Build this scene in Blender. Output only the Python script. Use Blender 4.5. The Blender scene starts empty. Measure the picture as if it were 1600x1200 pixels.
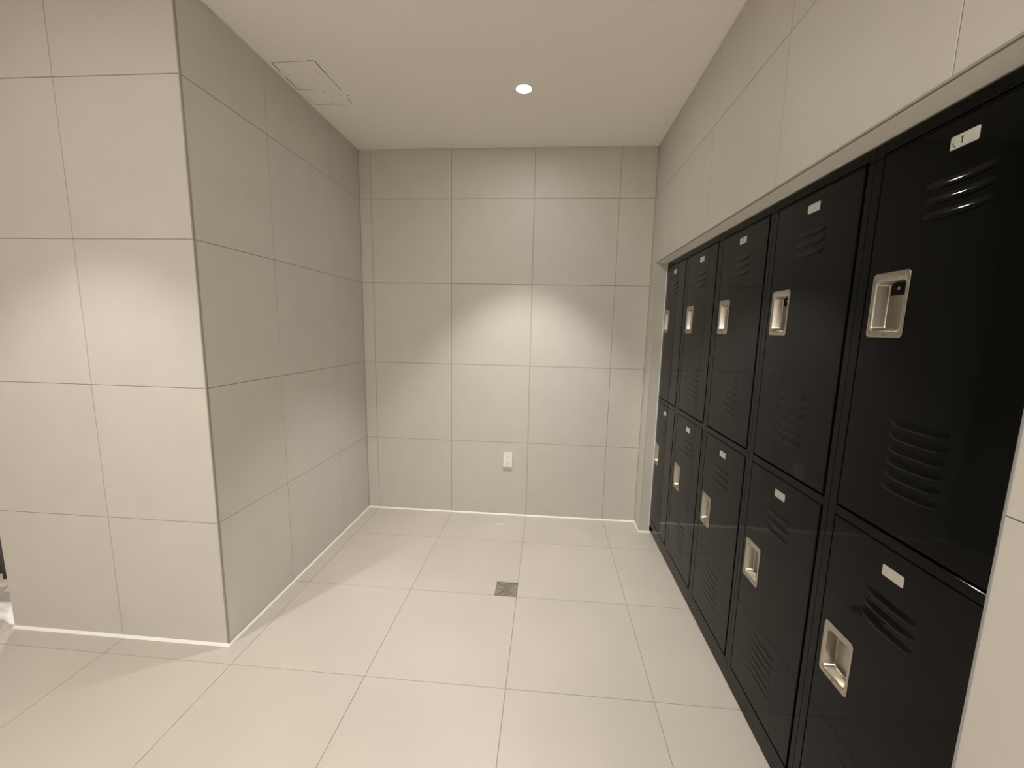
import bpy, bmesh, math, random
from mathutils import Matrix, Vector
random.seed(7)
S = bpy.context.scene
COL = S.collection

# ------------------------------------------------------------------ camera
PX_F, PCX, PCY = 649.42, 802.0, 609.87
CAM = Vector((1.4163, -3.1329, 1.4602))
YAW, PITCH, ROLL = -0.07935, -0.14484, 0.02124
cam = bpy.data.cameras.new('camera')
cam.sensor_width = 36.0
cam.lens = PX_F / 1600 * 36
cam.shift_x = (800 - PCX) / 1600
cam.shift_y = (PCY - 600) / 1600
cam.clip_start = 0.05
co = bpy.data.objects.new('camera', cam)
COL.objects.link(co)
sy, cy_, sp, cp = math.sin(YAW), math.cos(YAW), math.sin(PITCH), math.cos(PITCH)
Fv = Vector((sy * cp, cy_ * cp, sp))
R0 = Vector((cy_, -sy, 0))
U0 = Vector((-sy * sp, -cy_ * sp, cp))
Rv = R0 * math.cos(ROLL) + U0 * math.sin(ROLL)
Uv = -R0 * math.sin(ROLL) + U0 * math.cos(ROLL)
co.matrix_world = Matrix(((Rv.x, Uv.x, -Fv.x, CAM.x), (Rv.y, Uv.y, -Fv.y, CAM.y), (Rv.z, Uv.z, -Fv.z, CAM.z), (0, 0, 0, 1)))
S.camera = co

# ------------------------------------------------------------------ world, exposure, lamps
w = bpy.data.worlds.new('world'); S.world = w
w.use_nodes = True
w.node_tree.nodes['Background'].inputs[0].default_value = (1.0, 0.93, 0.85, 1)
w.node_tree.nodes['Background'].inputs[1].default_value = 0.02
S.view_settings.view_transform = 'Standard'
S.view_settings.look = 'None'
S.view_settings.gamma = 1
S.view_settings.use_curve_mapping = False
S.view_settings.exposure = 0.0

LIGHT_COL = (1.0, 0.985, 0.957)
# x, y, watts of the beam, its half angle, watts of the beam's bright core, watts of the wide spill of the lens
DOWNLIGHTS = [
    (1.247, -0.722, 112, 39, 66, 3),
    (-0.40, -2.27, 84, 39, 1, 1.5),
    (1.247, -2.75, 22, 40, 8, 1),
    (-0.40, -4.10, 22, 44, 12, 1),  # added out of view to give ambient light
    (1.247, -4.60, 70, 44, 20, 86),  # added unseen lamp; its large spill is ambient fill
    (-1.90, -0.60, 24, 36, 16, 16),
]

# ------------------------------------------------------------------ dimensions
W, H, Z0, T = 2.1354, 2.7295, 0.589, 0.6004
XA, YN, XN, XE = 0.088, -1.5214, -0.5265, -1.090
LP = W + 0.075                   # plane of the locker fronts
NICHE_Y0, NICHE_Y1, NICHE_Z = -2.458, -0.156, 1.929
FZ = -0.005                      # floor tile surface
ROOM_Y, ROOM_X, FAR_Y = -5.6, -2.7, 0.75

# ------------------------------------------------------------------ materials
def mat(name, col, rough=0.5, metal=0.0, spec=0.5, bump=0.0, bscale=200, var=0.0, vscale=3.0, piece=0.0, emit=None, coat=0.0, stretch=None):
    m = bpy.data.materials.new(name); m.use_nodes = True
    nt = m.node_tree; N = nt.nodes; Lk = nt.links
    b = N['Principled BSDF']
    b.inputs['Base Color'].default_value = (*col, 1)
    b.inputs['Roughness'].default_value = rough
    b.inputs['Metallic'].default_value = metal
    b.inputs['Specular IOR Level'].default_value = spec
    b.inputs['Coat Weight'].default_value = coat
    geo = N.new('ShaderNodeNewGeometry')
    src = geo.outputs['Position']
    if stretch:
        mp = N.new('ShaderNodeMapping'); mp.inputs['Scale'].default_value = stretch
        Lk.new(src, mp.inputs['Vector']); src = mp.outputs['Vector']
    if var or piece:
        hsv = N.new('ShaderNodeHueSaturation'); hsv.inputs['Color'].default_value = (*col, 1)
        add = N.new('ShaderNodeMath'); add.operation = 'ADD'; add.inputs[0].default_value = 1.0; add.inputs[1].default_value = 0
        last = None
        terms = []
        if var:
            nz = N.new('ShaderNodeTexNoise'); nz.inputs['Scale'].default_value = vscale; nz.inputs['Detail'].default_value = 6
            Lk.new(src, nz.inputs['Vector'])
            mr = N.new('ShaderNodeMapRange'); mr.inputs[1].default_value = .3; mr.inputs[2].default_value = .7
            mr.inputs[3].default_value = -var; mr.inputs[4].default_value = var
            Lk.new(nz.outputs['Fac'], mr.inputs[0]); terms.append(mr.outputs[0])
        if piece:
            oi = N.new('ShaderNodeObjectInfo')
            mr = N.new('ShaderNodeMapRange'); mr.inputs[3].default_value = -piece; mr.inputs[4].default_value = piece
            Lk.new(oi.outputs['Random'], mr.inputs[0]); terms.append(mr.outputs[0])
        Lk.new(terms[0], add.inputs[1])
        out = add.outputs[0]
        if len(terms) > 1:
            a2 = N.new('ShaderNodeMath'); a2.operation = 'ADD'
            Lk.new(out, a2.inputs[0]); Lk.new(terms[1], a2.inputs[1]); out = a2.outputs[0]
        Lk.new(out, hsv.inputs['Value']); Lk.new(hsv.outputs[0], b.inputs['Base Color'])
    if bump:
        nb = N.new('ShaderNodeTexNoise'); nb.inputs['Scale'].default_value = bscale; nb.inputs['Detail'].default_value = 3
        Lk.new(src, nb.inputs['Vector'])
        bp = N.new('ShaderNodeBump'); bp.inputs['Strength'].default_value = 1.0; bp.inputs['Distance'].default_value = bump
        Lk.new(nb.outputs['Fac'], bp.inputs['Height']); Lk.new(bp.outputs[0], b.inputs['Normal'])
    if emit:
        b.inputs['Emission Color'].default_value = (*LIGHT_COL, 1); b.inputs['Emission Strength'].default_value = emit
    return m

M = dict(
    tile=mat('wall_tile', (0.580, 0.545, 0.487), 0.5, bump=0.0002, bscale=900, var=0.02, vscale=7, piece=0.012),
    floor=mat('floor_tile', (0.51, 0.46, 0.395), 0.40, bump=0.0002, bscale=600, var=0.035, vscale=2.6, piece=0.012),
    grout=mat('grout', (0.26, 0.23, 0.195), 0.9),
    fgrout=mat('floor_grout', (0.29, 0.255, 0.215), 0.9),
    paint=mat('ceiling_paint', (0.90, 0.87, 0.81), 0.85, bump=0.0006, bscale=220, var=0.012, vscale=60),
    crack=mat('crack', (0.06, 0.055, 0.045), 0.9, var=0.3, vscale=60),
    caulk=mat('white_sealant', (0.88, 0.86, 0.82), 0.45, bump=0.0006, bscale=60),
    trim=mat('metal_edge_trim', (0.40, 0.39, 0.39), 0.4, metal=0.6),
    trimdark=mat('dark_edge_trim', (0.34, 0.315, 0.285), 0.5, metal=0.2),  # darker, duller metal for the corner and niche top strips
    plaster=mat('niche_lining', (0.57, 0.55, 0.485), 0.6, bump=0.0004, bscale=150),
    soffit=mat('niche_soffit', (0.88, 0.84, 0.76), 0.6, bump=0.0004, bscale=150),  # lining made lighter here to stand in for light bounced off the floor
    black=mat('black_enamel', (0.0022, 0.0024, 0.0020), 0.055, spec=0.13, bump=0.0010, bscale=6, var=0.1, vscale=12),
    blackin=mat('black_inside', (0.004, 0.004, 0.004), 0.7, spec=0.2),
    steel=mat('brushed_steel', (0.43, 0.40, 0.345), 0.25, metal=1.0, bump=0.0001, bscale=350, stretch=(1, 1, 0.1)),
    plate=mat('number_plate', (0.56, 0.54, 0.48), 0.35, metal=0.3, var=0.08, vscale=60),
    ink=mat('plate_ink', (0.03, 0.03, 0.035), 0.6),
    drain=mat('drain_steel', (0.38, 0.34, 0.29), 0.38, metal=1.0, var=0.15, vscale=50),
    hole=mat('drain_dark', (0.005, 0.004, 0.003), 0.9),
    white=mat('white_plastic', (0.86, 0.84, 0.79), 0.35),
    slot=mat('outlet_slot', (0.12, 0.11, 0.10), 0.6),
    lens=mat('lamp_lens', (1, 1, 1), 0.4, emit=60),
    ring=mat('lamp_ring', (0.86, 0.84, 0.80), 0.4),
    cloth=mat('dark_cloth', (0.075, 0.062, 0.062), 0.85, bump=0.001, bscale=200, var=0.15, vscale=25),
    sheet=mat('white_sheet', (0.88, 0.85, 0.85), 0.4, bump=0.002, bscale=25),
    farwall=mat('pale_wall', (0.72, 0.65, 0.60), 0.7, bump=0.0004, bscale=150),
)

# ------------------------------------------------------------------ helpers
def mesh_from(bm, name, m):
    bmesh.ops.recalc_face_normals(bm, faces=bm.faces[:])
    me = bpy.data.meshes.new(name); bm.to_mesh(me); bm.free()
    for mm in (m if isinstance(m, (list, tuple)) else [m]): me.materials.append(mm)
    return me
def link(name, me, parent=None, loc=None):
    o = bpy.data.objects.new(name, me); COL.objects.link(o)
    if parent: o.parent = parent
    if loc is not None: o.location = loc
    return o
def obj(name, bm, m, parent=None, loc=None, smooth=False):
    me = mesh_from(bm, name, m)
    if smooth: me.shade_smooth()
    return link(name, me, parent, loc)
def box(bm, x0, x1, y0, y1, z0, z1, mi=0):
    x0, x1 = sorted((x0, x1)); y0, y1 = sorted((y0, y1)); z0, z1 = sorted((z0, z1))
    v = [bm.verts.new(c) for c in ((x0, y0, z0), (x1, y0, z0), (x1, y1, z0), (x0, y1, z0), (x0, y0, z1), (x1, y0, z1), (x1, y1, z1), (x0, y1, z1))]
    for f in ((0, 3, 2, 1), (4, 5, 6, 7), (0, 1, 5, 4), (1, 2, 6, 5), (2, 3, 7, 6), (3, 0, 4, 7)):
        fc = bm.faces.new([v[i] for i in f]); fc.material_index = mi
def boxes(*bs):
    bm = bmesh.new()
    for b in bs: box(bm, *b)
    return bm
def bevel(bm, wd, seg=2):
    bmesh.ops.bevel(bm, geom=bm.edges[:], offset=wd, segments=seg, affect='EDGES', profile=0.5)
    return bm
def structure(o, **k):
    o['kind'] = 'structure'
    for a, b in k.items(): o[a] = b
    return o
def tag(o, label, cat, group=None):
    o['label'] = label; o['category'] = cat
    if group: o['group'] = group
    return o
def empty(name, loc):
    o = bpy.data.objects.new(name, None); COL.objects.link(o); o.location = loc; o.empty_display_size = 0.1
    return o

G = 0.0026      # joint width
TH = 0.008      # tile thickness
REC = 0.0022    # joint depth
cache = {}
def tile_mesh(du, dv, axis, m):
    """tile centred at origin; axis = outward normal of its face, face at 0 behind the normal"""
    k = (round(du, 4), round(dv, 4), axis, m.name)
    if k in cache: return cache[k]
    a, b = du / 2 - G / 2, dv / 2 - G / 2
    bm = bmesh.new()
    c = 0.0006
    # front face slightly chamfered
    def pt(u, v, n):
        if axis == '-y': return (u, -n, v)
        if axis == '+x': return (n, u, v)
        if axis == '-x': return (-n, u, v)
        if axis == '+z': return (u, v, n)
    loops = []
    for (ins, n) in ((0, -TH), (0, -c), (c, 0)):
        loops.append([bm.verts.new(pt(s * (a - ins), t * (b - ins), n)) for s, t in ((-1, -1), (1, -1), (1, 1), (-1, 1))])
    bm.faces.new(loops[0]); bm.faces.new(loops[2])
    for l0, l1 in zip(loops, loops[1:]):
        for i in range(4): bm.faces.new((l0[i], l0[(i + 1) % 4], l1[(i + 1) % 4], l1[i]))
    me = mesh_from(bm, 'tile', m); cache[k] = me
    return me
def lay(parent, us, vs, axis, at, m, skip=None):
    us = sorted(us); vs = sorted(vs)
    for i in range(len(us) - 1):
        for j in range(len(vs) - 1):
            u0, u1, v0, v1 = us[i], us[i + 1], vs[j], vs[j + 1]
            if skip and skip((u0 + u1) / 2, (v0 + v1) / 2): continue
            me = tile_mesh(u1 - u0, v1 - v0, axis, m)
            u, v = (u0 + u1) / 2, (v0 + v1) / 2
            e = random.uniform(-0.0003, 0.0003)
            loc = {'-y': (u, at + e, v), '+x': (at + e, u, v), '-x': (at + e, u, v), '+z': (u, v, at + e)}[axis]
            link('tile', me, parent, loc)
rows = [0, Z0, Z0 + T, Z0 + 2 * T, Z0 + 3 * T, H]

# ------------------------------------------------------------------ walls
bk = structure(obj('wall_back', boxes((0, LP + 0.5, REC, 0.15, 0, H)), M['grout']), label='beige tiled wall at the end of the alcove with the white outlet')
lay(bk, [0, XA, XA + T, XA + 2 * T, XA + 3 * T, W], rows, '-y', 0, M['tile'])

# pier: left wall and its front face are two tiled faces of one wall block
pr = structure(obj('wall_left', boxes((XE + 0.012, -REC, YN + REC, 0.15, 0, H)), M['grout']), label='beige tiled wall block left of the alcove')
lay(pr, [YN, -1.0256, -0.4256, 0], rows, '+x', 0, M['tile'])
lay(pr, [XE, XN, 0], rows, '-y', YN, M['tile'])
link('end_panel', mesh_from(boxes((XE, XE + 0.012, YN + 0.009, 0.15, 0, H)), 'end_panel', M['farwall']), pr)

# right wall with the locker niche
ZN = NICHE_Z
xr0 = W + REC
rw = boxes((xr0, LP - 0.002, NICHE_Y1, 0, 0, H),
           (xr0, LP + 0.5, NICHE_Y0, NICHE_Y1, ZN + 0.004, H),
           (xr0, LP + 0.5, ROOM_Y, NICHE_Y0 - 0.001, 0, H),
           (LP + 0.47, LP + 0.5, NICHE_Y0, 0, 0, ZN + 0.004),
           (LP - 0.002, LP + 0.5, -0.08, 0, 0, ZN + 0.004),
           (LP - 0.002, LP + 0.5, NICHE_Y1, 0, ZN + 0.004, H))
rt = structure(obj('wall_right', rw, M['grout']), label='beige tiled wall on the right around the locker niche')
ys = [-0.4363 - T * k for k in range(-0, 8)]
ys = [0, NICHE_Y1] + ys
lay(rt, [0, -0.4363 - 0 * T, -0.4363 - T, -0.4363 - 2 * T, -0.4363 - 3 * T, NICHE_Y0], [ZN, rows[4], H], '-x', W, M['tile'])
lay(rt, [0, NICHE_Y1], rows[:4] + [ZN], '-x', W, M['tile'])
yy = [NICHE_Y0, NICHE_Y0 - 0.378] + [NICHE_Y0 - 0.378 - T * k for k in range(1, 5)] + [ROOM_Y]
lay(rt, yy, rows, '-x', W, M['tile'])
# lining of the niche: soffit, far jamb
link('soffit', mesh_from(boxes((W + 0.004, LP + 0.05, NICHE_Y0, NICHE_Y1, ZN, ZN + 0.004)), 'soffit', M['soffit']), rt)
link('jamb_panel', mesh_from(boxes((W + 0.006, LP - 0.0015, NICHE_Y1 - 0.004, NICHE_Y1, 0.0, ZN)), 'jamb_panel', M['plaster']), rt)

# room behind the camera and the passage on the left (seen only in reflections and at the far left edge)
structure(obj('wall_front', boxes((ROOM_X, LP + 0.5, ROOM_Y - 0.12, ROOM_Y, 0, H)), M['tile']), label='wall behind the viewer')
structure(obj('wall_far_left', boxes((ROOM_X - 0.12, ROOM_X, ROOM_Y, FAR_Y, 0, H)), M['farwall']), label='pale wall at the far side of the passage')
structure(obj('wall_passage_end', boxes((ROOM_X, XE, FAR_Y, FAR_Y + 0.12, 0, H), ), M['farwall']), label='pale wall at the end of the passage')
structure(obj('wall_passage_side', boxes((XE, XE + 0.1, 0.15, FAR_Y, 0, H)), M['farwall']), label='pale side of the passage')

# ------------------------------------------------------------------ floor
fl = structure(obj('floor', boxes((ROOM_X - 0.1, LP + 0.5, ROOM_Y, FAR_Y, -0.12, FZ - REC)), M['fgrout']), label='beige tiled floor')
F1, FH = 1.2903, -0.4200
DR = (1.1675, 1.2885, -1.0190, -0.8935)     # drain x0 x1 y0 y1
fx = [F1 + 0.6 * k for k in range(-6, 2)]
fx = [ROOM_X] + [x for x in fx if x > ROOM_X + 0.05] + [LP + 0.015]
fy = [0] + [FH - 0.6 * k for k in range(0, 9) if FH - 0.6 * k > ROOM_Y + 0.05] + [ROOM_Y]
def fskip(u, v):
    if u < XE - 0.3 and v > -1.6: return False
    if abs(u - (F1 - 0.3)) < .02 and abs(v - (FH - 0.3)) < .02: return True
    return False
def under_pier(u, v): return False
lay(fl, fx, fy, '+z', FZ, M['floor'], skip=fskip)
lay(fl, [ROOM_X, F1 - 6 * 0.6, F1 - 5 * 0.6, F1 - 4 * 0.6], [0, 0.18, FAR_Y], '+z', FZ, M['floor'])
# the tile cut around the drain
x0, x1, y0, y1 = F1 - 0.6 + G / 2, F1 - G / 2, FH - 0.6 + G / 2, FH - G / 2
bm = bmesh.new()
dx0, dy1 = DR[0] - 0.0015, DR[3] + 0.0015
prof = [(x0, y0), (dx0, y0), (dx0, dy1), (x1, dy1), (x1, y1), (x0, y1)]
top = [bm.verts.new((a, b, FZ)) for a, b in prof]; bot = [bm.verts.new((a, b, FZ - TH)) for a, b in prof]
bm.faces.new(top); bm.faces.new(bot[::-1])
for i in range(6): bm.faces.new((bot[i], bot[(i + 1) % 6], top[(i + 1) % 6], top[i]))
link('tile', mesh_from(bm, 'tile', M['floor']), fl)

# ------------------------------------------------------------------ ceiling, with an opening for the patched panel
AP = (0.024, 0.248, -0.997, -0.611)
cl = boxes((ROOM_X - 0.1, AP[0], ROOM_Y, FAR_Y, H, H + 0.1), (AP[1], LP + 0.5, ROOM_Y, FAR_Y, H, H + 0.1),
           (AP[0], AP[1], ROOM_Y, AP[2], H, H + 0.1), (AP[0], AP[1], AP[3], FAR_Y, H, H + 0.1))
structure(obj('ceiling', cl, M['paint']), label='painted plaster ceiling')
def strip(bm, pts, w0, z, t=0.0006):
    for (a, b), (c, d) in zip(pts, pts[1:]):
        n = 3
        for k in range(n):
            p = Vector((a + (c - a) * k / n, b + (d - b) * k / n)); q = Vector((a + (c - a) * (k + 1) / n, b + (d - b) * (k + 1) / n))
            dd = (q - p).normalized(); nn = Vector((-dd.y, dd.x))
            w1 = w0 * random.uniform(.6, 1.3) / 2
            q = q + dd * w0 * .3; off = nn * random.uniform(-.0006, .0006)
            cs = [p + nn * w1 + off, q + nn * w1 + off, q - nn * w1 + off, p - nn * w1 + off]
            lo = [bm.verts.new((c_.x, c_.y, z - t)) for c_ in cs]; hi = [bm.verts.new((c_.x, c_.y, z + 0.002)) for c_ in cs]
            bm.faces.new(lo); bm.faces.new(hi)
            for i in range(4): bm.faces.new((lo[i], lo[(i + 1) % 4], hi[(i + 1) % 4], hi[i]))
ap = tag(empty('ceiling_patch', ((AP[0] + AP[1]) / 2, (AP[2] + AP[3]) / 2, H)), 'rectangular plaster patch in the ceiling with cracked edges and screw heads', 'ceiling patch')
ax, ay = ap.location.x, ap.location.y
e_ = 0.0004
obj('board', boxes((AP[0] + e_ - ax, AP[1] - e_ - ax, AP[2] + e_ - ay, -0.7625 - ay, 0, 0.012)), M['paint'], ap)
obj('board', boxes((AP[0] + e_ - ax, AP[1] - e_ - ax, -0.7615 - ay, AP[3] - e_ - ay, 0, 0.012)), M['paint'], ap)
cracks = [([(0.025, -0.993), (0.021, -0.919)], .0045), ([(0.020, -0.875), (0.020, -0.76)], .0035), ([(0.024, -0.996), (0.16, -0.996)], .0011),
          ([(0.16, -0.996), (0.205, -0.998)], .0006), ([(0.210, -1.001), (0.245, -0.998), (0.247, -0.897)], .0035), ([(0.247, -0.897), (0.253, -0.805), (0.250, -0.743)], .0022),
          ([(0.022, -0.76), (0.126, -0.762)], .0012), ([(0.024, -0.611), (0.165, -0.610), (0.207, -0.604)], .0014), ([(0.256, -0.692), (0.275, -0.698)], .0028), ([(0.250, -0.669), (0.247, -0.615)], .003),
          ([(0.0240, -0.70), (0.024, -0.62)], .0008)]
for pts, wd in cracks:
    bm = bmesh.new(); strip(bm, [(a - ax, b - ay) for a, b in pts], wd, 0)
    obj('crack', bm, M['crack'], ap)
sm = None
for a, b in [(0.052, -0.899), (0.216, -0.905), (0.154, -0.795), (0.149, -0.739), (0.034, -0.674), (0.226, -0.699), (0.148, -0.634), (0.147, -0.590)]:
    if sm is None:
        bm = bmesh.new(); bmesh.ops.create_cone(bm, cap_ends=True, segments=8, radius1=.0022, radius2=.003, depth=.0016); sm = mesh_from(bm, 'screw_head', M['crack'])
    link('screw_head', sm, ap, (a - ax, b - ay, -0.0002))

# ------------------------------------------------------------------ edge trims and white sealant lines
def trim(name, bm, m, label): return structure(obj(name, bm, m), label=label)
trim('trim_1', boxes((-0.0040, 0.0014, YN - 0.0014, YN + 0.0080, 0.006, H)), M['trimdark'], 'thin metal edge strip on the outer corner of the left wall')
trim('trim_2', boxes((W - 0.0012, W + 0.005, NICHE_Y0 - 0.002, NICHE_Y1 + 0.002, ZN - 0.001, ZN + 0.0045)), M['trimdark'], 'thin dark edge strip along the top of the locker niche')
trim('trim_3', boxes((W - 0.0016, LP - 0.001, NICHE_Y0 - 0.0018, NICHE_Y0 + 0.0015, 0, ZN - 0.001)), M['trim'], 'grey metal edge strip on the near side of the locker niche')
trim('trim_4', boxes((W - 0.0012, W + 0.006, NICHE_Y1 - 0.006, NICHE_Y1 + 0.001, 0.008, ZN)), M['plaster'], 'pale edge strip on the far side of the locker niche')
trim('trim_5', boxes((LP - 0.007, LP - 0.0012, NICHE_Y1 - 0.0065, NICHE_Y1 - 0.004, 0.008, ZN)), M['caulk'], 'white sealant line between the niche side and the lockers')
def caulk(name, x0, x1, y0, y1, ax_, label, h=0.008, d=0.007):
    """triangular bead along a wall foot"""
    bm = bmesh.new()
    zb = FZ
    if ax_ == '-y': secs = [[(x, y0, zb), (x, y0 - d, zb), (x, y0 - d * .75, zb + h * .55), (x, y0, zb + h + .005)] for x in (x0, x1)]
    elif ax_ == '+x': secs = [[(x0, y, zb), (x0 + d, y, zb), (x0 + d * .75, y, zb + h * .55), (x0, y, zb + h + .005)] for y in (y0, y1)]
    else: secs = [[(x0, y, zb), (x0 - d, y, zb), (x0 - d * .75, y, zb + h * .55), (x0, y, zb + h + .005)] for y in (y0, y1)]
    a = [bm.verts.new(p) for p in secs[0]]; b = [bm.verts.new(p) for p in secs[1]]
    bm.faces.new(a); bm.faces.new(b)
    for i in range(4): bm.faces.new((a[i], a[(i + 1) % 4], b[(i + 1) % 4], b[i]))
    return structure(obj(name, bm, M['caulk']), label=label)
caulk('baseboard_back', 0, W, 0, 0, '-y', 'thin white sealant bead along the foot of the back wall', h=.006, d=.006)
caulk('baseboard_left', 0.002, 0, YN - 0.003, 0, '+x', 'thin white sealant bead along the foot of the left alcove wall', h=.005, d=.006)
caulk('baseboard_front_left', XE, 0.006, YN - .0005, 0, '-y', 'bright white sealant bead along the foot of the wall block facing the viewer', h=.007, d=.009)
caulk('baseboard_right', W, 0, NICHE_Y1 - .006, 0, '-x', 'thin white sealant bead at the foot of the short right wall piece', h=.006, d=.005)
caulk('baseboard_niche', W, LP + .01, NICHE_Y1 - .006, 0, '-y', 'thin white sealant bead at the foot of the niche side', h=.006, d=.006)

# ------------------------------------------------------------------ floor drain
dc = ((DR[0] + DR[1]) / 2, (DR[2] + DR[3]) / 2)
dr = tag(empty('floor_drain', (dc[0], dc[1], FZ)), 'small square steel floor drain grate with pattern of slots set in the beige floor', 'drain')
a, b = (DR[1] - DR[0]) / 2, (DR[3] - DR[2]) / 2
t_ = 0.006
obj('frame', boxes((-a, a, -b, -b + t_, -.012, 0.0012), (-a, a, b - t_, b, -.012, 0.0012), (-a, -a + t_, -b + t_, b - t_, -.012, 0.0012), (a - t_, a, -b + t_, b - t_, -.012, 0.0012)), M['drain'], dr)
obj('well', boxes((-a + t_, a - t_, -b + t_, b - t_, -.014, -.0026)), M['hole'], dr)
ia, ib = a - t_ - .0008, b - t_ - .0008
def diag(bm, ang, L0, L1, wd, z0, z1):
    c, s = math.cos(ang), math.sin(ang)
    pts = [(L0 * c - wd * s, L0 * s + wd * c), (L1 * c - wd * s, L1 * s + wd * c), (L1 * c + wd * s, L1 * s - wd * c), (L0 * c + wd * s, L0 * s - wd * c)]
    lo = [bm.verts.new((x, y, z0)) for x, y in pts]; hi = [bm.verts.new((x, y, z1)) for x, y in pts]
    bm.faces.new(lo); bm.faces.new(hi)
    for i in range(4): bm.faces.new((lo[i], lo[(i + 1) % 4], hi[(i + 1) % 4], hi[i]))
bm = bmesh.new()
for k in range(4): diag(bm, math.pi / 4 + k * math.pi / 2, 0, ia * 1.40, .0021, -.002, .0004)
for k in range(4): diag(bm, k * math.pi / 2, .018, ia * .985, .0019, -.002, .0002)
obj('cross_bars', bm, M['drain'], dr)
for k, r in enumerate((.013, .0235, .034, .0445)):
    q = .0017
    obj('square_ring', boxes((-r - q, r + q, -r - q, -r + q, -.0020, 0), (-r - q, r + q, r - q, r + q, -.0020, 0), (-r - q, -r + q, -r + q, r - q, -.0020, 0), (r - q, r + q, -r + q, r - q, -.0020, 0)), M['drain'], dr)
bm = bmesh.new()
bmesh.ops.create_cone(bm, cap_ends=True, segments=12, radius1=.007, radius2=.007, depth=.006, matrix=Matrix.Translation((0, 0, -.003)))
obj('centre_boss', bm, M['drain'], dr)
bm = bmesh.new(); bmesh.ops.create_cone(bm, cap_ends=True, segments=10, radius1=.0036, radius2=.003, depth=.0014); scr = mesh_from(bm, 'screw', M['steel'])
for x, y in ((0, ib - .004), (0, -ib + .004)): link('screw', scr, dr, (x, y, .0009))

# ------------------------------------------------------------------ outlet
ox, oz = 1.136, 0.4525
ot = tag(empty('wall_outlet', (ox, 0, oz)), 'white duplex outlet with test buttons low on the back wall', 'outlet')
ow, oh = 0.0345, 0.0575
obj('cover_plate', bevel(boxes((-ow, ow, -.013, -.0005, -oh, oh)), .002), M['white'], ot)
obj('receptacle', bevel(boxes((-.0165, .0165, -.0155, -.012, -.033, .033)), .0008, 1), M['white'], ot)
for s in (1, -1):
    z = s * .021
    bm = boxes((-.0075, -.0055, -.0159, -.015, z - .001, z + .006), (.0055, .0075, -.0159, -.015, z - .001, z + .006))
    bmesh.ops.create_cone(bm, cap_ends=True, segments=10, radius1=.0024, radius2=.0024, depth=.0009, matrix=Matrix.Translation((0, -.01545, z - .006)) @ Matrix.Rotation(math.pi / 2, 4, 'X'))
    obj('socket_slots', bm, M['slot'], ot)
for s in (1, -1):
    obj('button', bevel(boxes((-.0085, .0085, -.0168, -.015, s * .0042 - .0026, s * .0042 + .0026)), .0005, 1), M['white'], ot)
bm = bmesh.new(); bmesh.ops.create_cone(bm, cap_ends=True, segments=10, radius1=.003, radius2=.003, depth=.001, matrix=Matrix.Rotation(math.pi / 2, 4, 'X')); scr2 = mesh_from(bm, 'screw', M['plate'])
for s in (1, -1): link('screw', scr2, ot, (0, -.0134, s * .0485))

# white smear on the floor below the outlet
bm = bmesh.new()  # flat irregular white patch lying on the tile
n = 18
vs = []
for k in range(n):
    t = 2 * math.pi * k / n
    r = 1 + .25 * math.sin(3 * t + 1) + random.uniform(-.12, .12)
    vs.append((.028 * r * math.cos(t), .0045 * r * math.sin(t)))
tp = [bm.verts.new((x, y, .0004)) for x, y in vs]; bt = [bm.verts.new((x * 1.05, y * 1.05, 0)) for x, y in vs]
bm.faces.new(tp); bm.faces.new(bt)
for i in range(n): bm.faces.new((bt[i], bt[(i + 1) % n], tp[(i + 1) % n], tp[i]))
tag(obj('white_mark', bm, M['caulk'], None, (1.092, -.170, FZ + .0003)), 'small white smear on the floor tile below the outlet', 'mark')

# ------------------------------------------------------------------ lockers
def rrect(y0, y1, z0, z1, r, n=4):
    pts = []
    for (cyy, cz, a0) in ((y1 - r, z1 - r, 0), (y0 + r, z1 - r, 90), (y0 + r, z0 + r, 180), (y1 - r, z0 + r, 270)):
        for k in range(n + 1):
            a = math.radians(a0 + 90 * k / n); pts.append((cyy + r * math.cos(a), cz + r * math.sin(a)))
    return pts
def loops_mesh(bm, secs, cap0=False, cap1=True, mi=0):
    L = [[bm.verts.new((x, y, z)) for y, z in pts] for x, pts in secs]
    n = len(L[0])
    for a, b in zip(L, L[1:]):
        for i in range(n):
            f = bm.faces.new((a[i], a[(i + 1) % n], b[(i + 1) % n], b[i])); f.material_index = mi
    if cap0: f = bm.faces.new(L[0][::-1]); f.material_index = mi
    if cap1: f = bm.faces.new(L[-1]); f.material_index = mi

DWH = 0.201                       # half width of a door
PITCHL = 0.4633
UP = (1.0156, 1.8943); LO = (0.1077, 0.9821)
HY0, HY1 = 0.075, 0.181           # pull cup, local y
ZT = 1.924
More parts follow.
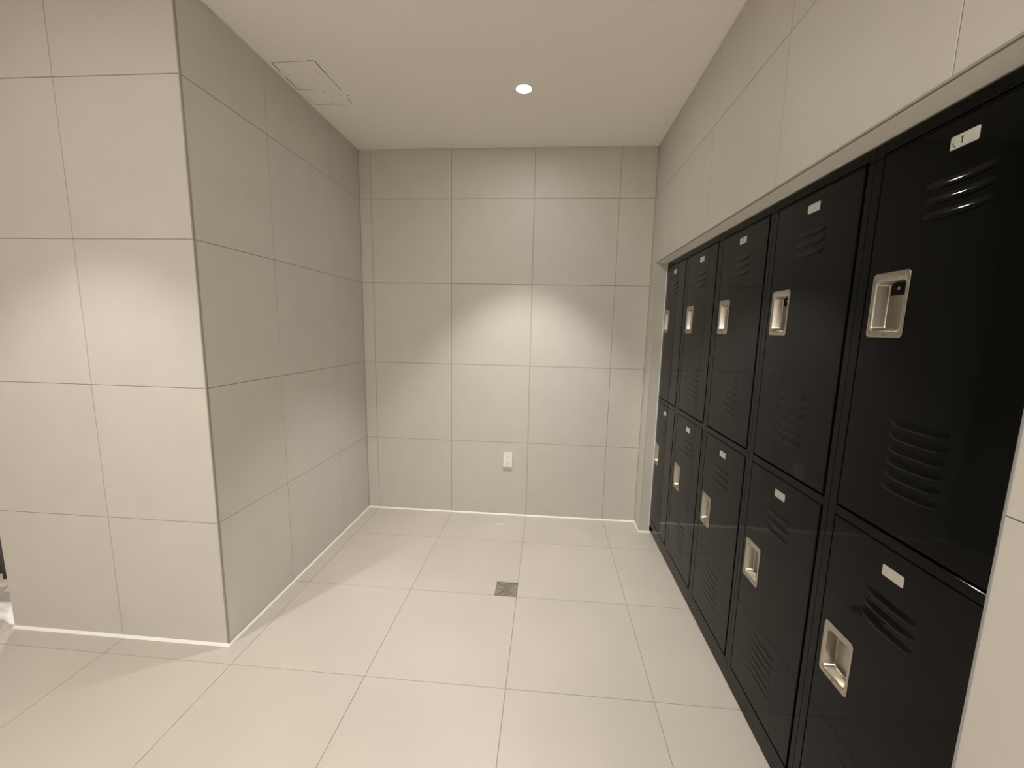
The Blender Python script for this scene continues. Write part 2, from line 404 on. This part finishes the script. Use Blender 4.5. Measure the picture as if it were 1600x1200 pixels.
# door panel with an opening for the pull cup
def door_mesh(z0, z1, hz0, hz1):
    ins = .006
    ya, yb, za, zb = HY0 + ins, HY1 - ins, hz0 + ins, hz1 - ins
    bm = bmesh.new()
    x0_, x1_ = 0.0, 0.016
    ysx = [-DWH, ya, yb, DWH]; zs = [z0, za, zb, z1]
    V = {}
    for x in (x0_, x1_):
        for i, y in enumerate(ysx):
            for j, z in enumerate(zs): V[x, i, j] = bm.verts.new((x, y, z))
    for x in (x0_, x1_):
        for i in range(3):
            for j in range(3):
                if i == 1 and j == 1: continue
                bm.faces.new((V[x, i, j], V[x, i + 1, j], V[x, i + 1, j + 1], V[x, i, j + 1]))
    for j in range(3):
        for i in (0, 3): bm.faces.new((V[x0_, i, j], V[x0_, i, j + 1], V[x1_, i, j + 1], V[x1_, i, j]))
    for i in range(3):
        for j in (0, 3): bm.faces.new((V[x0_, i, j], V[x0_, i + 1, j], V[x1_, i + 1, j], V[x1_, i, j]))
    for (i0, j0, i1, j1) in ((1, 1, 2, 1), (2, 1, 2, 2), (2, 2, 1, 2), (1, 2, 1, 1)):
        bm.faces.new((V[x0_, i0, j0], V[x0_, i1, j1], V[x1_, i1, j1], V[x1_, i0, j0]))
    # soften only the outer front edges
    bmesh.ops.recalc_face_normals(bm, faces=bm.faces[:])
    ed = [e for e in bm.edges if all(abs(v.co.x) < 1e-6 for v in e.verts) and (
        all(abs(abs(v.co.y) - DWH) < 1e-6 for v in e.verts) or all(abs(v.co.z - z0) < 1e-6 for v in e.verts) or all(abs(v.co.z - z1) < 1e-6 for v in e.verts))]
    bmesh.ops.bevel(bm, geom=ed, offset=.0018, segments=3, affect='EDGES')
    return bm
def cup_mesh(hz0, hz1):
    bm = bmesh.new()
    o = lambda d, r: rrect(HY0 + d, HY1 - d, hz0 + d, hz1 - d, r)
    y0_, y1_, z0_, z1_ = HY0 + .0085, HY1 - .0085, hz0 + .014, hz1 - .020
    q = lambda d, r: rrect(y0_ + d, y1_ - d, z0_ + d, z1_ - d, r)
    loops_mesh(bm, [(.001, o(0, .010)), (-.0012, o(0, .010)), (-.0022, o(.0008, .0095)), (-.0024, o(.002, .009)),
                    (-.0024, q(-.0015, .013)), (-.0016, q(0, .012)), (.002, q(.0022, .011)), (.0265, q(.004, .010)), (.0295, q(.0058, .009)), (.0305, q(.010, .007))])
    # back wall bend: fixing screw on the lower flange
    bmesh.ops.create_cone(bm, cap_ends=True, segments=10, radius1=.0032, radius2=.0026, depth=.0014,
                          matrix=Matrix.Translation((-.0028, (HY0 + HY1) / 2, hz0 + .0065)) @ Matrix.Rotation(math.pi / 2, 4, 'Y'))
    return bm
def latch_mesh(hz1):
    # dark opening in the back of the cup with the lift tongue in it
    y0_, y1_ = HY0 + .040, HY1 - .0185
    z1_ = hz1 - .0255; z0_ = z1_ - .026
    bm = bmesh.new()
    box(bm, .0285, .0322, y0_, y1_, z0_, z1_, 0)
    box(bm, .0255, .0290, y0_ + .018, y0_ + .026, z0_ + .012, z0_ + .019, 1)
    return bm
def louver_mesh():
    bm = bmesh.new()
    ny, L, Hh, D = 16, .072, .017, .0041
    prof = [(0.0, 0.0), (-.16, -.10), (-.48, -.30), (-.80, -.58), (-.97, -.85), (-1.0, -1.0)]
    rings = []
    for i in range(ny + 1):
        s = -1 + 2 * i / ny
        h = max(0.0, 1 - abs(s) ** 3.2)
        h = h ** .6 if h > 0 else 0
        rings.append([bm.verts.new((px * D * h, s * L, pz * Hh * (0.45 + .55 * h))) for px, pz in prof])
    for a, b in zip(rings, rings[1:]):
        for k in range(len(prof) - 1):
            f = bm.faces.new((a[k], a[k + 1], b[k + 1], b[k])); f.material_index = 0
    # inner dark face of the opening below the hood
    vv = [r[-1] for r in rings]; base = [bm.verts.new((0.0, r[-1].co.y, r[-1].co.z + .002)) for r in rings]
    for i in range(ny):
        f = bm.faces.new((vv[i], vv[i + 1], base[i + 1], base[i])); f.material_index = 0
    return bm
def stroke_1(bm, cy0, cz, hgt, x, mi=1):
    # numeral 1; the plate is read from -x so that its left side lies towards +y
    w1 = hgt * .085
    box(bm, x - .0003, x, cy0 - w1, cy0 + w1, cz - hgt / 2, cz + hgt / 2, mi)
    v = [(cy0 + w1, cz + hgt / 2), (cy0 + w1, cz + hgt / 2 - hgt * .16), (cy0 + w1 + hgt * .20, cz + hgt / 2 - hgt * .34), (cy0 + w1 + hgt * .20, cz + hgt / 2 - hgt * .22)]
    a_ = [bm.verts.new((x - .0003, y, z)) for y, z in v]; b_ = [bm.verts.new((x, y, z)) for y, z in v]
    for f in [bm.faces.new(a_), bm.faces.new(b_)] + [bm.faces.new((a_[i], a_[(i + 1) % 4], b_[(i + 1) % 4], b_[i])) for i in range(4)]: f.material_index = mi
def plate_mesh(zc, kind):
    bm = bmesh.new()
    loops_mesh(bm, [(.0005, rrect(-.029, .029, zc - .0128, zc + .0128, .003)), (-.0008, rrect(-.029, .029, zc - .0128, zc + .0128, .003)), (-.0012, rrect(-.0284, .0284, zc - .0122, zc + .0122, .003))])
    if kind == 'one':
        stroke_1(bm, .004, zc + .0005, .0135, -.0012)
        for yv, zv in ((.0225, -.0015), (.0195, -.0070)): box(bm, -.0015, -.0012, yv - .0014, yv + .0014, zc + zv - .0014, zc + zv + .0014, 1)
    elif kind == 'stroke':
        stroke_1(bm, -.001, zc + .001, .0150, -.0012)
    return bm

frame_bm = boxes(
    (0, .020, DWH + .0026, PITCHL / 2 - .0006, .060, ZT), (0, .020, -PITCHL / 2 + .0006, -DWH - .0095, .060, ZT),
    (0, .020, -DWH - .0095, DWH + .0026, .060, LO[0] - .0055), (0, .020, -DWH - .0095, DWH + .0026, LO[1] + .003, UP[0] - .006),
    (0, .020, -DWH - .0095, DWH + .0026, UP[1] + .003, ZT))
ME = {}
ME['frame'] = mesh_from(bevel(frame_bm, .0007, 1), 'frame', M['black'])
ME['cabinet'] = mesh_from(boxes((.020, .025, -PITCHL / 2 + .001, PITCHL / 2 - .001, .062, ZT), (.025, .42, -PITCHL / 2 + .001, -PITCHL / 2 + .003, .062, ZT), (.025, .42, PITCHL / 2 - .003, PITCHL / 2 - .001, .062, ZT),
                                (.025, .42, -PITCHL / 2 + .003, PITCHL / 2 - .003, ZT - .002, ZT), (.418, .42, -PITCHL / 2 + .003, PITCHL / 2 - .003, .064, ZT - .002)), 'cabinet', M['blackin'])
# front sheet behind the gaps must not cut through the recessed cups
bmc = bmesh.new()
c0, c1 = .020, .024
yl, yr = -PITCHL / 2 + .001, PITCHL / 2 - .001
for zz in ((.062, .52), (.71, 1.44), (1.63, ZT)): box(bmc, c0, c1, yl, yr, *zz)
for zz in ((.52, .71), (1.44, 1.63)): box(bmc, c0, c1, yl, HY0 - .01, *zz); box(bmc, c0, c1, HY1 + .002, yr, *zz)
box(bmc, c1, .42, yl, yl + .002, .062, ZT); box(bmc, c1, .42, yr - .002, yr, .062, ZT)
box(bmc, c1, .42, yl + .002, yr - .002, ZT - .002, ZT); box(bmc, .418, .42, yl + .002, yr - .002, .062, ZT - .002); box(bmc, c1, .418, yl + .002, yr - .002, .062, .064)
ME['cabinet'] = mesh_from(bmc, 'cabinet', M['blackin'])
ME['base'] = mesh_from(boxes((.012, .40, -PITCHL / 2 + .0006, PITCHL / 2 - .0006, FZ + .0006, .060)), 'base', M['black'])
HU = (1.460, 1.612); HL = (0.538, 0.690)
for nm, zz, hh in (('u', UP, HU), ('l', LO, HL)):
    ME['door' + nm] = mesh_from(door_mesh(*zz, *hh), 'door', M['black'])
    ME['cup' + nm] = mesh_from(cup_mesh(*hh), 'pull_cup', M['steel']); ME['cup' + nm].shade_smooth(); ME['cup' + nm].set_sharp_from_angle(angle=math.radians(32))
    ME['latch' + nm] = mesh_from(latch_mesh(hh[1]), 'latch', [M['blackin'], M['steel']])
    zc = zz[1] - .0485 if nm == 'u' else zz[1] - .0535
    for kd in ('one', 'stroke', 'blank'): ME['plate' + nm + kd] = mesh_from(plate_mesh(zc, kd), 'number_plate', [M['plate'], M['ink']])
ME['louver'] = mesh_from(louver_mesh(), 'louver', [M['black'], M['blackin']]); ME['louver'].shade_smooth()
Z_U = [1.783, 1.753, 1.722] + [1.276 - .0295 * k for k in range(6)]
Z_L = [.866, .833, .800] + [.372 - .0295 * k for k in range(6)]
LAB = ['black two-tier locker column at the far end of the row, against the pale niche side',
       'black two-tier locker column, second from the far end of the row',
       'black two-tier locker column in the middle of the row, third from either end',
       'black two-tier locker column, second nearest the viewer in the row',
       'black two-tier locker column nearest the viewer, number 1 on its upper plate']
KU = ['blank', 'blank', 'stroke', 'blank', 'one']; KL = ['blank', 'stroke', 'stroke', 'blank', 'blank']
def make_locker(i):
    yc = -0.343 - i * PITCHL
    t = tag(empty('locker', (LP, yc, FZ)), LAB[i], 'locker', 'black two-tier lockers in the right wall niche')
    off = (0, 0, -FZ)
    link('frame', ME['frame'], t, off); link('cabinet', ME['cabinet'], t, off); link('base', ME['base'], t, off)
    for nm, kd, zs in (('u', KU[i], Z_U), ('l', KL[i], Z_L)):
        d = link('door', ME['door' + nm], t, off)
        d['label'] = 'upper locker door' if nm == 'u' else 'lower locker door'
        link('pull_cup', ME['cup' + nm], d); link('latch', ME['latch' + nm], d)
        link('number_plate', ME['plate' + nm + kd], d)
        for z in zs:
            lv = link('louver', ME['louver'], d, (0, -.002, z))
            lv.scale.x = .42 if z < .45 else (1.0 if i == 4 else .72)   # flattened on far and low sets to weaken their dark reflections
    return t
for i in range(5): make_locker(i)

# ------------------------------------------------------------------ passage on the far left: hanging dark cloth and white sheet on the floor
bm = bmesh.new()
nx, nz = 40, 10
grid = []
CX0, CX1, CY = -2.00, -1.42, -1.25
for i in range(nx + 1):
    u = i / nx; x = CX0 + (CX1 - CX0) * u
    grid.append([bm.verts.new((x + .01 * math.sin(9 * u + v_), CY + .022 * math.sin(u * 34) * (1.0 - .3 * v_ / nz) + .006 * math.sin(u * 71), .064 + 1.35 * v_ / nz + .004 * math.sin(20 * u))) for v_ in range(nz + 1)])
for i in range(nx):
    for j in range(nz): bm.faces.new((grid[i][j], grid[i + 1][j], grid[i + 1][j + 1], grid[i][j + 1]))
me = mesh_from(bm, 'cloth', M['cloth']); me.shade_smooth()
ct = tag(empty('towel_stand', (-1.71, CY, FZ)), 'dark grey cloth hanging on a slim stand in the passage at the left edge', 'towel stand')
c_ = link('cloth', me, ct, (1.71, -CY, -FZ)); so = c_.modifiers.new('thick', 'SOLIDIFY'); so.thickness = .006
def tube(bm, p, q, r, n=10):
    p, q = Vector(p), Vector(q); d = q - p
    rot = d.to_track_quat('Z', 'Y').to_matrix().to_4x4()
    bmesh.ops.create_cone(bm, cap_ends=True, segments=n, radius1=r, radius2=r, depth=d.length, matrix=Matrix.Translation((p + q) / 2) @ rot)
bm = bmesh.new(); tube(bm, (-.33, 0, 1.415), (.33, 0, 1.415), .010); obj('rail', bm, M['steel'], ct)
for s in (-.32, .32):
    bm = bmesh.new(); tube(bm, (s, 0, .012), (s, 0, 1.415), .009); obj('post', bm, M['steel'], ct)
    obj('foot', bevel(boxes((s - .015, s + .015, -.07, .12, 0, .014)), .003, 1), M['steel'], ct)
bm = bmesh.new()
random.seed(3)
n1, n2 = 26, 16
X0_, X1_, Y0_, Y1_ = -1.75, -1.115, -1.50, -1.37
grid = []
for i in range(n1 + 1):
    r_ = []
    for j in range(n2 + 1):
        u, v_ = i / n1, j / n2
        x = X0_ + (X1_ - X0_) * u; y = Y0_ + (Y1_ - Y0_) * v_ + .012 * math.sin(u * 17)
        e = min(u, v_, 1 - u, 1 - v_) * 6; e = min(1, e)
        z = .004 + e * (.012 + .012 * abs(math.sin(u * 13 + v_ * 7)) + .010 * abs(math.sin(u * 31 - v_ * 12)) + random.uniform(0, .004))
        r_.append(bm.verts.new((x, y, z)))
    grid.append(r_)
for i in range(n1):
    for j in range(n2): bm.faces.new((grid[i][j], grid[i + 1][j], grid[i + 1][j + 1], grid[i][j + 1]))
o = obj('plastic_sheet', bm, M['sheet'], None, None, smooth=True); so = o.modifiers.new('thick', 'SOLIDIFY'); so.thickness = .002
o.location.z = FZ - .002
tag(o, 'crumpled white plastic sheet lying on the floor behind the end of the left wall', 'plastic sheet')

# ------------------------------------------------------------------ ceiling downlights
bm = bmesh.new()
prof = [(.039, -.0005), (.039, -.002), (.041, -.0045), (.045, -.0045), (.0475, -.003), (.049, -.0005)]
n = 32
R_ = [[bm.verts.new((r * math.cos(2 * math.pi * k / n), r * math.sin(2 * math.pi * k / n), z)) for r, z in prof] for k in range(n)]
for k in range(n):
    for q in range(len(prof)): bm.faces.new((R_[k][q], R_[(k + 1) % n][q], R_[(k + 1) % n][(q + 1) % len(prof)], R_[k][(q + 1) % len(prof)]))
ring_me = mesh_from(bm, 'trim_ring', M['ring']); ring_me.shade_smooth()
bm = bmesh.new(); bmesh.ops.create_cone(bm, cap_ends=True, segments=32, radius1=.037, radius2=.0388, depth=.0015, matrix=Matrix.Translation((0, 0, -.0015)))
lens_me = mesh_from(bm, 'lens', M['lens'])
DL = ['small round ceiling downlight glowing in the middle of the alcove ceiling', 'small round ceiling downlight in front of the left wall block', 'small round ceiling downlight just behind the viewer beside the lockers',
      'added unseen ceiling downlight at the back left, for ambient light', 'added unseen ceiling downlight at the back right, for ambient light', 'small round ceiling downlight in the left passage']
for i, (x, y, wt, ang, core, spill) in enumerate(DOWNLIGHTS):
    t = tag(empty('ceiling_light', (x, y, H)), DL[i], 'ceiling light', 'recessed ceiling downlights')
    link('trim_ring', ring_me, t); link('lens', lens_me, t)
    ld = bpy.data.lights.new('lamp', 'SPOT'); ld.energy = wt; ld.color = LIGHT_COL
    ld.spot_size = math.radians(2 * ang); ld.spot_blend = 0.45; ld.shadow_soft_size = 0.03
    lo_ = bpy.data.objects.new('lamp', ld); COL.objects.link(lo_); lo_.parent = t; lo_.location = (0, 0, -.012)
    kd_ = bpy.data.lights.new('lamp_core', 'SPOT'); kd_.energy = core; kd_.color = LIGHT_COL
    kd_.spot_size = math.radians(64); kd_.spot_blend = 1.0; kd_.shadow_soft_size = 0.03
    ko = bpy.data.objects.new('lamp_core', kd_); COL.objects.link(ko); ko.parent = t; ko.location = (0, 0, -.012)
    ad = bpy.data.lights.new('lamp_spill', 'AREA'); ad.shape = 'DISK'; ad.size = 0.07; ad.energy = spill; ad.color = LIGHT_COL
    ao = bpy.data.objects.new('lamp_spill', ad); COL.objects.link(ao); ao.parent = t; ao.location = (0, 0, -.0075)
